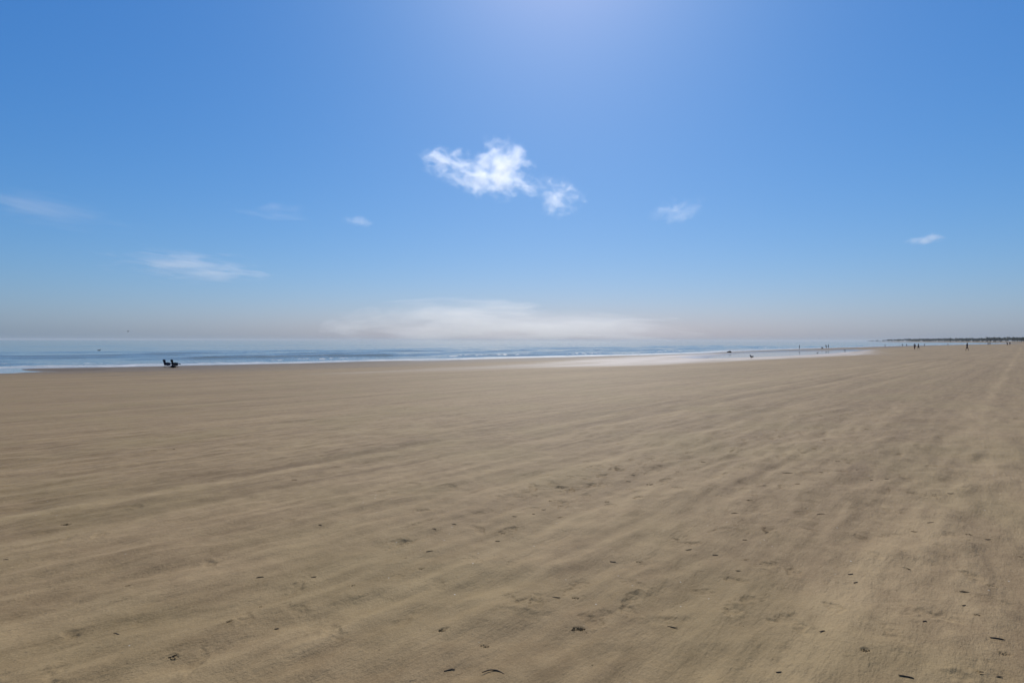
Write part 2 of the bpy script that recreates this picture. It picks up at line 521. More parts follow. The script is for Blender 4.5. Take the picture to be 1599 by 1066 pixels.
foam = band * (0.55 + 0.45 * sstep(-.35, .35, foam_n))
brk = sstep(.0, .35, pnoise(Us / 20, w / 60, 65) + .30) * sstep(4, 6, w) * sstep(30, 17, w)
fn2 = pnoise(Us / 1.1, w / .9, 66) + .5 * pnoise(Us / 3.1, w / 2, 67)
foam = np.maximum(foam, brk * sstep(.35, .8, c1) * sstep(.05, .45, fn2) * .9)
foam = np.maximum(foam, sstep(9, 5, w) * sstep(4, 5.5, w) * sstep(0, .4, foam_n) * .8)
eta += 0.05 * brk * c1 * np.abs(foam_n)
foam = np.maximum(foam, 0.62 * (1 - sstep(-1.5, 1.5, poly_sd(Xs, Ys, runnel))) * sstep(-.6, .4, foam_n))
sea_me = grid_mesh('sea', Xs, Ys, eta, {'foam': np.clip(foam, 0, 1), 'calm': 1 - sstep(0, 4, w)})
t = NT('sea_water')
oc = t.coord('Object')
rot = t.mapping(oc, rot=(0, 0, R(-42)), scale=(0.35, 1, 1))
calm = t.attr('calm')
n1 = t.noise(rot, 0.9, 6, 0.62)
n2 = t.noise(rot, 0.12, 5, 0.6)
st = t.math('SUBTRACT', 1.0, t.math('MULTIPLY', calm, 0.96))
b = t.bump(n2, t.math('MULTIPLY', st, 0.30), 0.9)
b = t.bump(n1, t.math('MULTIPLY', st, 0.4), 0.22, b)
fo = t.math('MULTIPLY', t.attr('foam'), t.ramp(t.noise(rot, 1.6, 6, 0.75), .36, .54, .25, 1.0), clamp=True)
colr = t.mix(fo, (0.160, 0.180, 0.150), (0.58, 0.57, 0.545))
t.bsdf(colr, t.math('ADD', t.math('ADD', 0.10, t.math('MULTIPLY', fo, 0.6)), t.math('MULTIPLY', calm, -0.03)), 0.5, b, ior=1.333)
sea = link('sea', sea_me, mats=[t.m])
tag(sea, kind='structure')

# ------------------------------------------------------------------ far coastal wood on the headland
leaf = NT('woodland_foliage')
leaf.bsdf(leaf.mix(leaf.noise(leaf.coord(), 0.06, 4), (0.022, 0.036, 0.016), (0.055, 0.075, 0.030)), 0.75, 0.3)
bark = simple_mat('woodland_bark', (0.09, 0.07, 0.05), 0.85, 0.2)
far_shore = [(700, 640), (1010, 930), (1290, 1320), (1600, 1880), (1900, 2470), (2060, 3000)]
vs, fs, mi = [], [], []
def quad_at(c, sz):
    n = rng.normal(size=3); n /= np.linalg.norm(n)
    a = np.cross(n, rng.normal(size=3)); a /= np.linalg.norm(a); bb = np.cross(n, a)
    k = len(vs)
    for q in ((-1, -1), (1, -.7), (.8, 1), (-.9, .8)):
        vs.append(tuple(c + a * sz * q[0] + bb * sz * q[1]))
    fs.append((k, k + 1, k + 2, k + 3)); mi.append(0)
def wood_tree(x, y, z, hgt, nq):
    k = len(vs); r0 = .03 * hgt
    for zz, rad in ((0, r0), (hgt * .6, r0 * .5)):
        for i in range(4):
            vs.append((x + rad * math.cos(i * 1.57), y + rad * math.sin(i * 1.57), z + zz))
    for i in range(4):
        fs.append((k + i, k + (i + 1) % 4, k + 4 + (i + 1) % 4, k + 4 + i)); mi.append(1)
    lobes = [(rng.normal(size=3) * np.array((.17, .17, .10)) * hgt, random.uniform(.16, .27) * hgt) for _ in range(5)]
    cen = np.array((x, y, z + hgt * .62))
    for i in range(nq):
        lo, lr = lobes[i % 5]
        d = rng.normal(size=3); d /= np.linalg.norm(d)
        quad_at(cen + lo + d * lr * random.uniform(.5, 1.05), hgt * random.uniform(.05, .095))
for i in range(len(far_shore) - 1):
    a = np.array(far_shore[i]); b_ = np.array(far_shore[i + 1]); L = np.linalg.norm(b_ - a)
    nrm = np.array((b_[1] - a[1], -(b_[0] - a[0]))) / L
    n = int(L / 3.6)
    for j in range(n):
        tt_ = (j + random.random()) / n
        f_ = (i + tt_) / (len(far_shore) - 1)
        off = 8 + 110 * random.random() ** 1.4
        p = a + (b_ - a) * tt_ + nrm * off
        hgt = (8.5 + 2.6 * pnoise(np.array([p[1] / 160]), np.array([.3]), 5)[0]) * random.uniform(.85, 1.15)
        hgt *= 2.1 - .6 * tt_ if i == 0 else 1.5 - .15 * tt_ if i == 1 else (1.4 if f_ < .85 else 1.4 - 1.0 * (f_ - .85) / .15)
        zz = float(base_height(np.array([p[0]]), np.array([p[1]]))[0])
        wood_tree(p[0], p[1], max(zz, .3) - .1, hgt, 70 if i < 2 else 48)
me = bpy.data.meshes.new('coastal_woodland')
me.from_pydata(vs, [], fs)
me.materials.append(leaf.m); me.materials.append(bark)
me.polygons.foreach_set('material_index', mi)
wood = link('coastal_woodland', me)
tag(wood, 'low dark line of trees along the far shore at the right horizon', 'woodland', kind='stuff')

# ------------------------------------------------------------------ small mesh builders
def skin_mesh(name, pts, edges, rad, sub=1, root=0):
    me = bpy.data.meshes.new(name)
    me.from_pydata(pts, edges, [])
    o = bpy.data.objects.new('tmp', me)
    COL.objects.link(o)
    o.modifiers.new('s', 'SKIN')
    sv = me.skin_vertices[0].data
    for i, r in enumerate(rad):
        sv[i].radius = r if isinstance(r, tuple) else (r, r)
        sv[i].use_root = (i == root)
    m = o.modifiers.new('d', 'SUBSURF'); m.levels = sub; m.render_levels = sub
    dg = bpy.context.evaluated_depsgraph_get()
    out = bpy.data.meshes.new_from_object(o.evaluated_get(dg))
    out.name = name
    bpy.data.objects.remove(o)
    bpy.data.meshes.remove(me)
    for p in out.polygons: p.use_smooth = True
    out.materials.clear()
    return out

def tube(bm, pts, r, seg=8):
    rings = []
    pts = [Vector(p) for p in pts]
    for i, p in enumerate(pts):
        d = (pts[min(i + 1, len(pts) - 1)] - pts[max(i - 1, 0)]).normalized()
        a = d.orthogonal().normalized(); b = d.cross(a)
        rad = r[i] if isinstance(r, (list, tuple)) else r
        rings.append([bm.verts.new(p + (a * math.cos(k * 2 * math.pi / seg) + b * math.sin(k * 2 * math.pi / seg)) * rad) for k in range(seg)])
    for i in range(len(rings) - 1):
        for k in range(seg):
            bm.faces.new((rings[i][k], rings[i][(k + 1) % seg], rings[i + 1][(k + 1) % seg], rings[i + 1][k]))
    bm.faces.new(rings[0][::-1]); bm.faces.new(rings[-1])

def slab(bm, prof, y0, y1, th_):
    """cloth panel: profile of (x, z) swept across y with a thickness"""
    n = len(prof); rows = []
    for i, (x, z) in enumerate(prof):
        dx = prof[min(i + 1, n - 1)][0] - prof[max(i - 1, 0)][0]
        dz = prof[min(i + 1, n - 1)][1] - prof[max(i - 1, 0)][1]
        L = math.hypot(dx, dz) or 1
        nx, nz = -dz / L * th_, dx / L * th_
        rows.append([bm.verts.new(q) for q in ((x, y0, z), (x, y1, z), (x + nx, y1, z + nz), (x + nx, y0, z + nz))])
    for i in range(n - 1):
        for k in range(4):
            bm.faces.new((rows[i][k], rows[i][(k + 1) % 4], rows[i + 1][(k + 1) % 4], rows[i + 1][k]))
    bm.faces.new(rows[0][::-1]); bm.faces.new(rows[-1])

def sheet(bm, outline, y0, y1):
    a = [bm.verts.new((x, y0, z)) for x, z in outline]; b_ = [bm.verts.new((x, y1, z)) for x, z in outline]
    n = len(a)
    bm.faces.new(a); bm.faces.new(b_[::-1])
    for i in range(n):
        bm.faces.new((a[i], b_[i], b_[(i + 1) % n], a[(i + 1) % n]))

def bm_mesh(name, fn, mat, smooth=True):
    bm = bmesh.new()
    fn(bm)
    bmesh.ops.recalc_face_normals(bm, faces=bm.faces)
    me = bpy.data.meshes.new(name)
    bm.to_mesh(me); bm.free()
    me.materials.append(mat)
    if smooth:
        for p in me.polygons: p.use_smooth = True
    return me

# ------------------------------------------------------------------ the two dark folding chairs and the bag
navy = simple_mat('navy_canvas', (0.014, 0.020, 0.050), 0.8, 0.2, .3, 20)
blackc = simple_mat('black_canvas', (0.011, 0.012, 0.015), 0.8, 0.2, .3, 20)
steel = simple_mat('dark_steel_tube', (0.06, 0.06, 0.065), 0.45, 0.5, .2, 10)
chair_meshes = {}
def chair(loc, rz, cloth, label):
    key = cloth.name
    if key not in chair_meshes:
        M_ = {}
        M_['seat'] = bm_mesh('seat', lambda b: slab(b, [(-.26, .40), (-.12, .355), (.08, .36), (.26, .43), (.30, .41)], -.28, .28, .09), cloth)
        M_['backrest'] = bm_mesh('backrest', lambda b: slab(b, [(-.24, .36), (-.28, .55), (-.32, .74), (-.34, .84)], -.28, .28, .08), cloth)
        M_['headrest'] = bm_mesh('headrest', lambda b: slab(b, [(-.29, .80), (-.31, .88), (-.33, .99), (-.36, 1.02), (-.40, .98)], -.30, .30, .15), cloth)
        M_['leg_rest'] = bm_mesh('leg_rest', lambda b: slab(b, [(.29, .42), (.42, .40), (.52, .35), (.58, .31)], -.26, .26, .07), cloth)
        for sy in (-1, 1):
            y = .29 * sy
            M_['leg%d' % sy] = bm_mesh('leg', lambda b: tube(b, [(-.36, y, 0), (-.05, y, .30), (.27, y, .45)], .014), steel)
            M_['legb%d' % sy] = bm_mesh('leg', lambda b: tube(b, [(.30, y * .96, 0), (.02, y * .96, .26), (-.26, y * .96, .42)], .014), steel)
            M_['post%d' % sy] = bm_mesh('back_post', lambda b: tube(b, [(-.25, y, .40), (-.30, y, .66), (-.34, y, .95)], .013), steel)
            M_['arm%d' % sy] = bm_mesh('armrest', lambda b: slab(b, [(-.33, .60), (-.1, .585), (.16, .60), (.20, .58)], y - .03, y + .03, .022), cloth)
            M_['side%d' % sy] = bm_mesh('side_panel', lambda b: sheet(b, [(-.30, .25), (-.12, .22), (.08, .22), (.28, .26), (.25, .57), (-.1, .575), (-.32, .59)], y - .008, y + .008), cloth, False)
            M_['strut%d' % sy] = bm_mesh('arm_post', lambda b: tube(b, [(.16, y, .42), (.17, y, .59)], .012), steel)
        M_['cross'] = bm_mesh('crossbar', lambda b: tube(b, [(-.36, -.29, .02), (-.36, .29, .02)], .012), steel)
        M_['cross2'] = bm_mesh('crossbar', lambda b: tube(b, [(.30, -.28, .02), (.30, .28, .02)], .012), steel)
        chair_meshes[key] = M_
    root = empty('folding_chair', loc, rz)
    root.scale = (0.92,) * 3
    tag(root, label, 'chair', 'dark folding chairs at the waterline')
    for me_ in chair_meshes[key].values():
        link(me_.name.split('.')[0], me_, root)
    return root
p1 = ground_at(261.5, 573.0); p2 = ground_at(273.5, 573.2)
chair(p1, R(52), navy, 'navy folding lounge chair at the waterline, left one of the pair')
chair(p2, R(48), blackc, 'black folding lounge chair at the waterline, right one of the pair')

def bag_fn(b):
    bmesh.ops.create_icosphere(b, subdivisions=3, radius=1)
    for v in b.verts:
        x, y, z = v.co
        f = 1 - .22 * max(z, 0)
        v.co = Vector((x * .33 * f, y * .2 * f, .17 + (z if z < 0 else z * (1 - .3 * x * x)) * .17))
        v.co.z = max(v.co.z, 0.0)
pb = ground_at(270.5, 574.0)
bag = empty('beach_bag', pb, R(12))
tag(bag, 'dark beach bag on the sand between the two folding chairs', 'bag')
link('bag_body', bm_mesh('bag_body', bag_fn, blackc), bag)
for sy in (-1, 1):
    link('handle', bm_mesh('handle', lambda b: tube(b, [(-.14, .06 * sy, .29), (-.09, .07 * sy, .37), (0, .07 * sy, .39), (.09, .07 * sy, .37), (.14, .06 * sy, .29)], .012, 6), navy), bag)

# ------------------------------------------------------------------ people
skin_m = simple_mat('skin', (0.36, 0.22, 0.15), 0.55, 0.4, .08, 12)
skin_d = simple_mat('skin_tanned', (0.22, 0.13, 0.085), 0.55, 0.4, .08, 12)
hair_m = simple_mat('dark_hair', (0.025, 0.018, 0.012), 0.6, 0.4, .3, 30)
hair_f = simple_mat('fair_hair', (0.22, 0.15, 0.08), 0.6, 0.4, .3, 30)
CL = {n: simple_mat('cloth_' + n, c, 0.85, 0.2, .15, 15) for n, c in {
    'navy': (0.015, 0.022, 0.05), 'black': (0.014, 0.014, 0.016), 'brown': (0.10, 0.06, 0.035), 'charcoal': (0.04, 0.043, 0.05),
    'slate': (0.06, 0.075, 0.10), 'maroon': (0.10, 0.025, 0.025), 'teal': (0.02, 0.07, 0.075), 'white': (0.6, 0.6, 0.6),
    'grey': (0.14, 0.14, 0.15), 'rose': (0.30, 0.14, 0.13)}.items()}

def pose_points(stride, bend, armsw, sit=False):
    """joints of a 1.70 m figure facing +x"""
    P = {}
    hz = 0.90
    if sit: hz = 0.16
    P['pel'] = (0, 0, hz); P['bel'] = (bend * .10, 0, hz + .16); P['che'] = (bend * .28, 0, hz + .38)
    P['nec'] = (bend * .38, 0, hz + .53); P['hd0'] = (bend * .46 + .015, 0, hz + .60); P['hd1'] = (bend * .5 + .02, 0, hz + .70); P['hd2'] = (bend * .52 + .015, 0, hz + .765)
    P['nose'] = (bend * .5 + .125, 0, hz + .665)
    cx, cz = P['che'][0], P['che'][2]
    for s_, k in ((1, 'l'), (-1, 'r')):
        sw = stride * s_
        P['hip' + k] = (0, .095 * s_, hz - .05)
        if sit:
            P['kne' + k] = (.40, .14 * s_, .44); P['ank' + k] = (.62, .13 * s_, .07); P['toe' + k] = (.80, .14 * s_, .05)
        else:
            P['kne' + k] = (sw * .22 + .04, .10 * s_, .49); back = max(-sw, 0)
            P['ank' + k] = (sw * .38 - .02, .10 * s_, .075 + back * .10); P['toe' + k] = (sw * .38 + .16, .115 * s_, .035 + back * .02)
        P['sho' + k] = (cx - .0, .175 * s_, cz + .085)
        a = -sw * armsw
        P['elb' + k] = (cx + a * .16, .225 * s_, cz - .19)
        P['wri' + k] = (cx + a * .34 + .06, .235 * s_, cz - .42)
        P['pal' + k] = (cx + a * .40 + .075, .232 * s_, cz - .50)
    return P

def body_mesh(name, P):
    pts, rad, idx, ed = [], [], {}, []
    def v(k, r, co=None):
        idx[k] = len(pts); pts.append(co or P[k]); rad.append(r)
    v('pel', (.15, .11)); v('bel', (.135, .10)); v('che', (.15, .11)); v('nec', .055); v('hd0', .072); v('hd1', .096); v('hd2', .075); v('nose', .016)
    ed += [('pel', 'bel'), ('bel', 'che'), ('che', 'nec'), ('nec', 'hd0'), ('hd0', 'hd1'), ('hd1', 'hd2'), ('hd0', 'nose')]
    for s_, k in ((1, 'l'), (-1, 'r')):
        v('hip' + k, .092); v('kne' + k, .06); v('ank' + k, .038); v('toe' + k, .03)
        ed += [('pel', 'hip' + k), ('hip' + k, 'kne' + k), ('kne' + k, 'ank' + k), ('ank' + k, 'toe' + k)]
        v('sho' + k, .062); v('elb' + k, .042); v('wri' + k, .027); v('pal' + k, (.036, .018))
        ed += [('che', 'sho' + k), ('sho' + k, 'elb' + k), ('elb' + k, 'wri' + k), ('wri' + k, 'pal' + k)]
        px_, py_, pz_ = P['pal' + k]
        for i, (dx, dz, L) in enumerate(((-.032, -.02, .068), (-.011, -.026, .078), (.011, -.025, .074), (.031, -.018, .056))):
            v('f%s%d' % (k, i), .009, (px_ + dx, py_, pz_ + dz - .012)); v('g%s%d' % (k, i), .0075, (px_ + dx * 1.1 + .014, py_ - .012 * s_, pz_ + dz - L))
            ed += [('pal' + k, 'f%s%d' % (k, i)), ('f%s%d' % (k, i), 'g%s%d' % (k, i))]
        v('t' + k, .011, (px_ + .042, py_ - .012 * s_, pz_ + .012)); v('u' + k, .0085, (px_ + .062, py_ - .022 * s_, pz_ - .024))
        ed += [('pal' + k, 't' + k), ('t' + k, 'u' + k)]
    return skin_mesh(name, pts, [(idx[a], idx[b_]) for a, b_ in ed], rad, 1)

def lerp(a, b_, f): return tuple(x + (y - x) * f for x, y in zip(a, b_))
def shirt_mesh(P):
    pts = [lerp(P['pel'], P['bel'], .2), P['bel'], P['che'], lerp(P['che'], P['nec'], .55)]
    rad = [(.168, .128), (.152, .117), (.168, .127), (.085, .08)]
    ed = [(0, 1), (1, 2), (2, 3)]
    for k in 'lr':
        n = len(pts)
        pts += [P['sho' + k], lerp(P['sho' + k], P['elb' + k], .75)]; rad += [.078, .064]
        ed += [(2, n), (n, n + 1)]
    return skin_mesh('shirt', pts, ed, rad, 1, 1)
def shorts_mesh(P, f):
    pts = [lerp(P['pel'], P['bel'], .45), P['pel']]; rad = [(.155, .118), (.168, .128)]
    ed = [(0, 1)]
    for k in 'lr':
        n = len(pts)
        if f <= 1:
            pts += [P['hip' + k], lerp(P['hip' + k], P['kne' + k], f)]; rad += [.108, .092]
            ed += [(1, n), (n, n + 1)]
        else:
            pts += [P['hip' + k], P['kne' + k], lerp(P['kne' + k], P['ank' + k], .9)]; rad += [.106, .078, .06]
            ed += [(1, n), (n, n + 1), (n + 1, n + 2)]
    return skin_mesh('shorts', pts, ed, rad, 1, 1)
def skirt_mesh(P):
    x, y, z = P['pel']
    def fn(b):
        rings = []
        for zz, rad in ((z + .10, .155), (z, .19), (z - .2, .235), (z - .42, .27)):
            rings.append([b.verts.new((x + rad * math.cos(i * math.pi / 8) * .85, rad * (1 + .06 * (i % 2)) * math.sin(i * math.pi / 8), zz)) for i in range(16)])
        for i in range(3):
            for j in range(16):
                b.faces.new((rings[i][j], rings[i][(j + 1) % 16], rings[i + 1][(j + 1) % 16], rings[i + 1][j]))
    return bm_mesh('skirt', fn, CL['black'])
def hair_mesh(P, long_):
    hx, hy, hz = P['hd1']
    def fn(b):
        bmesh.ops.create_icosphere(b, subdivisions=2, radius=1)
        for v_ in list(b.verts):
            c = v_.co
            drop = (.10 if long_ else 0.0) * max(0, -c.x) * max(0, -c.z) * 1.6
            v_.co = Vector((hx - .012 + c.x * .112, c.y * .107, hz + .022 + c.z * .108 - drop))
        bmesh.ops.delete(b, geom=[v_ for v_ in b.verts if v_.co.x > hx + .06 and v_.co.z < hz + .035], context='VERTS')
    return bm_mesh('hair', fn, hair_m)

POSES = {'walk': pose_points(.5, .06, .8), 'stand': pose_points(.12, .0, .2), 'stroll': pose_points(-.5, .04, .5),
         'stoop': pose_points(.3, .8, .1), 'sit': pose_points(0, .15, 0, True)}
BASE = {}
for k, P in POSES.items():
    BASE[k] = dict(body=body_mesh('body', P), shirt=shirt_mesh(P), shorts=shorts_mesh(P, .85), trousers=shorts_mesh(P, 1.5),
                   skirt=skirt_mesh(P), hair=hair_mesh(P, False), long_hair=hair_mesh(P, True))
cache = {}
def part(kind, pose, mat):
    key = (kind, pose, mat.name)
    if key not in cache:
        m = BASE[pose][kind].copy(); m.materials.clear(); m.materials.append(mat); cache[key] = m
    return cache[key]

def person(px, py, face, pose, top, low, lowkind, label, size=1.0, longh=False, skin=None, hairmat=None, group=None):
    p = ground_at(px, py)
    root = empty('person', (p.x, p.y, p.z), face)
    root.scale = (size,) * 3
    tag(root, label, 'person', group)
    link('body', part('body', pose, skin or skin_m), root)
    link('shirt', part('shirt', pose, CL[top]), root)
    link(lowkind, part(lowkind, pose, CL[low]), root)
    link('hair', part('long_hair' if longh else 'hair', pose, hairmat or hair_m), root)
    return root
BG = 'people far along the beach'
person(1510, 547.8, R(-70), 'walk', 'navy', 'brown', 'shorts', 'nearest walker, in navy top and brown shorts, alone on the right', 1.03, skin=skin_d)
person(1428.3, 545.6, R(70), 'stroll', 'black', 'maroon', 'trousers', 'left one of the two dark-clad walkers side by side below the headland', 1.02)
person(1434.2, 545.2, R(110), 'walk', 'charcoal', 'black', 'skirt', 'walker in a wide black skirt, right one of the dark pair', 1.0, True)
person(1248.5, 545.3, R(150), 'stand', 'charcoal', 'charcoal', 'shorts', 'lone dark figure standing in the shallows beyond the tidal pool', 1.02)
person(1283.3, 544.2, R(10), 'sit', 'rose', 'grey', 'shorts', 'small figure in rose sitting by the waterline left of a couple', 1.0, hairmat=hair_f)
person(1290.4, 544.2, R(200), 'stoop', 'teal', 'charcoal', 'shorts', 'stooping figure in dark teal, left one of the couple at the waterline', 1.0)
person(1293.6, 544.2, R(170), 'stand', 'teal', 'charcoal', 'trousers', 'upright figure in dark teal, right one of the couple at the waterline', 1.06)
person(1368.8, 540.6, R(120), 'stand', 'slate', 'navy', 'shorts', 'leftmost of three tiny bathers at the water edge under the headland', 1.0, group=BG)
person(1371.6, 540.5, R(40), 'stand', 'grey', 'slate', 'shorts', 'middle one of three tiny bathers at the water edge', .9, group=BG)
person(1374.6, 540.5, R(250), 'stroll', 'slate', 'slate', 'shorts', 'right one of three tiny bathers at the water edge', 1.0, group=BG)
person(1382.0, 541.8, R(-60), 'walk', 'charcoal', 'navy', 'trousers', 'striding dark figure just right of the three tiny bathers', 1.0, group=BG)
person(1401.0, 539.6, R(20), 'stoop', 'slate', 'navy', 'shorts', 'bent-over bluish figure far out at the water edge', .95, group=BG)
person(1409.2, 541.0, R(90), 'stroll', 'navy', 'charcoal', 'trousers', 'dark walker on the sand left of the dark pair', 1.0, group=BG)
person(1415.6, 540.4, R(60), 'stand', 'slate', 'slate', 'trousers', 'pale slate figure between the dark walker and the dark pair', .95, group=BG)
person(1443.6, 540.3, R(100), 'stand', 'slate', 'teal', 'trousers', 'slate-blue figure standing just right of the dark pair', 1.0, group=BG)
person(1480.2, 539.8, R(80), 'walk', 'slate', 'navy', 'shorts', 'faint far walker alone midway between the dark pair and nearest walker', 1.0, group=BG)
person(1543.0, 539.0, R(90), 'stand', 'charcoal', 'slate', 'shorts', 'left one of the far couple right of the nearest walker', 1.0, group=BG)
person(1545.8, 539.0, R(80), 'stroll', 'slate', 'grey', 'shorts', 'right one of the far couple right of the nearest walker', .97, group=BG)
person(1573.2, 539.2, R(90), 'stoop', 'black', 'charcoal', 'trousers', 'stooping black figure near the right edge of the beach', 1.0, group=BG)
person(1577.0, 538.9, R(70), 'stand', 'slate', 'charcoal', 'shorts', 'upright figure next to the stooping one near the right edge', 1.0, group=BG)

# ------------------------------------------------------------------ birds
gull_m = simple_mat('gull_plumage', (0.16, 0.15, 0.14), 0.8, 0.2, .3, 20)
gull_d = simple_mat('gull_dark_wing', (0.05, 0.05, 0.055), 0.8, 0.2, .3, 20)
beak_m = simple_mat('gull_beak', (0.35, 0.20, 0.04), 0.5, 0.4)
def bird_meshes():
    pts = [(0, 0, .16), (-.10, 0, .15), (-.20, 0, .14), (.09, 0, .18), (.13, 0, .24), (.155, 0, .285), (.185, 0, .288)]
    body = skin_mesh('body', pts, [(0, 1), (1, 2), (0, 3), (3, 4), (4, 5), (5, 6)], [.075, .06, .02, .06, .034, .036, .022], 2)
    body.materials.append(gull_m)
    beak = bm_mesh('beak', lambda b: tube(b, [(.195, 0, .287), (.225, 0, .282), (.25, 0, .268)], [.013, .010, .003], 6), beak_m)
    legs = [bm_mesh('leg', lambda b, s_=s_: tube(b, [(0, .03 * s_, .12), (.01, .03 * s_, .05), (0, .03 * s_, .006), (.05, .035 * s_, .005)], [.009, .006, .007, .008], 6), beak_m) for s_ in (-1, 1)]
    def wing(b, s_, span):
        prof = [(0, .05, .205), (.25, .11, .255), (.5, .09, .27), (.8, .02, .25), (1, -.10, .235)]
        ch = [.13, .14, .12, .08, .015]
        top = []; bot = []
        for (f, x, z), c in zip(prof, ch):
            y = s_ * (.05 + f * span)
            top.append([b.verts.new((x, y, z)), b.verts.new((x - c, y, z - .008))]); bot.append([b.verts.new((x, y, z - .014)), b.verts.new((x - c, y, z - .014))])
        for i in range(4):
            for a_, c_ in ((top[i][0], top[i + 1][0]), ):
                b.faces.new((top[i][0], top[i + 1][0], top[i + 1][1], top[i][1]))
                b.faces.new((bot[i][1], bot[i + 1][1], bot[i + 1][0], bot[i][0]))
                b.faces.new((top[i][0], bot[i][0], bot[i + 1][0], top[i + 1][0])); b.faces.new((top[i][1], top[i + 1][1], bot[i + 1][1], bot[i][1]))
    wings = [bm_mesh('wing', lambda b, s_=s_: wing(b, s_, .55), gull_d) for s_ in (-1, 1)]
    def fold(b, s_):
        bmesh.ops.create_icosphere(b, subdivisions=2, radius=1)
        for v_ in b.verts:
            v_.co = Vector((-.06 + v_.co.x * .16, s_ * .058 + v_.co.y * .022, .175 + v_.co.z * .05 - v_.co.x * -.012))
    folded = [bm_mesh('wing', lambda b, s_=s_: fold(b, s_), gull_d) for s_ in (-1, 1)]
    return body, beak, legs, wings, folded
BB = bird_meshes()
def bird(loc, rz, label, flying=False, size=1.0, legs=True, name='gull'):
    o = empty(name, loc, rz); o.scale = (size,) * 3
    tag(o, label, 'bird', 'birds at the water edge' if not flying else None)
    link('body', BB[0], o); link('beak', BB[1], o)
    for m in (BB[3] if flying else BB[4]): link('wing', m, o)
    if legs and not flying:
        for m in BB[2]: link('leg', m, o)
    return o
bird(ground_at(237, 571.2), R(30), 'grey gull standing in the foam left of the folding chairs', size=1.6)
bird(ground_at(445.6, 566.8), R(80), 'tall dark shorebird at the waterline right of the chairs', size=1.7)
bird(ground_at(475.0, 565.0), R(200), 'small dark bird in the wash, second right of the chairs', size=1.3)
bird(ground_at(1173.3, 559.8), R(100), 'dark bird standing in the tidal pool', size=1.9)
bird(ground_at(1276.8, 552.2), R(20), 'bird resting on the far side of the tidal pool', size=1.7)
bird(ground_at(1319.0, 548.0), R(160), 'bird at the right tip of the tidal pool', size=1.7)
d = ray(155, 548); tq = H / -d.z
bird((d.x * tq, d.y * tq, -0.10), R(60), 'bird floating on the sea at the far left', size=2.2, legs=False)
d = ray(200, 517)
bird(Vector((0, 0, H)) + d * 140 - Vector((0, 0, .2)), R(25), 'gull in flight low over the sea at the left', flying=True, size=1.0)

# dark heap at the waterline
weed_m = simple_mat('dark_seaweed', (0.050, 0.036, 0.018), 0.9, 0.1, .5, 25)
reed_m = simple_mat('dead_reed', (0.075, 0.050, 0.026), 0.75, 0.3, .5, 40)
def heap_fn(b):
    for i in range(26):
        r_ = random.uniform(.10, .22)
        mt = Matrix.Translation((random.gauss(0, .3), random.gauss(0, .2), r_ * random.uniform(.4, 1.4))) @ Matrix.Diagonal((r_ * 1.3, r_, r_ * .8, 1))
        bmesh.ops.create_icosphere(b, subdivisions=2, radius=1, matrix=mt)
    for v_ in b.verts:
        v_.co += Vector((random.gauss(0, .02), random.gauss(0, .02), random.gauss(0, .02)))
hp = ground_at(1139.5, 550.2)
heap = link('seaweed_heap', bm_mesh('seaweed_heap', heap_fn, weed_m, False))
heap.location = hp
tag(heap, 'low dark heap of seaweed at the waterline beyond the tidal pool', 'seaweed')

# ------------------------------------------------------------------ scraps on the near sand
def clump_mesh(w_, n):
    def fn(b):
        for i in range(n):
            a = random.uniform(0, 6.28); r_ = w_ * (.42 if n > 4 else .05) * random.random() ** .6
            c = Vector((r_ * math.cos(a), r_ * math.sin(a) * .8, 0))
            L = w_ * random.uniform(.06, .18)
            if random.random() < .4:
                ang = random.uniform(0, 6.28)
                dv = Vector((math.cos(ang), math.sin(ang), random.uniform(-.05, .25))) * L
                rad = w_ * random.uniform(.010, .022)
                tube(b, [c - dv + Vector((0, 0, rad)), c + Vector((random.gauss(0, .2) * L, random.gauss(0, .2) * L, rad * 1.6)), c + dv + Vector((0, 0, rad))], [rad * .6, rad, rad * .5], 5)
            else:
                rad = w_ * random.uniform(.02, .05)
                mt = Matrix.Translation(c + Vector((0, 0, rad * .35))) @ Matrix.Rotation(random.uniform(0, 3), 4, 'Z') @ Matrix.Diagonal((rad * 1.5, rad, rad * .6, 1))
                r = bmesh.ops.create_icosphere(b, subdivisions=1, radius=1, matrix=mt)
                for v_ in r['verts']:
                    v_.co += Vector((random.gauss(0, .18), random.gauss(0, .18), random.gauss(0, .14))) * rad
    me_ = bm_mesh('weed', fn, weed_m, False)
    return me_
def stick_mesh(L, bend, rad, kink):
    def fn(b):
        pts = []; n = 9
        for i in range(n):
            f = i / (n - 1) - .5
            pts.append((f * L, bend * L * (.25 - f * f) * 4 * .25 + random.gauss(0, kink) * L, rad * (.35 + .3 * random.random())))
        tube(b, pts, [rad * (.6 + .4 * (1 - abs(2 * i / (n - 1) - 1) ** 3)) * random.uniform(.8, 1.1) for i in range(n)], 6)
    return bm_mesh('reed', fn, reed_m)
ground_z = {}
def fine_z(x, y):
    r0 = math.hypot(x, y); ph_ = math.atan2(x, y)
    i = int(np.clip(np.searchsorted(rr, r0), 1, len(rr) - 1)); j = int(np.clip(np.searchsorted(th_d, ph_), 1, len(th_d) - 1))
    return float(Z[i - 1:i + 1, j - 1:j + 1].mean())
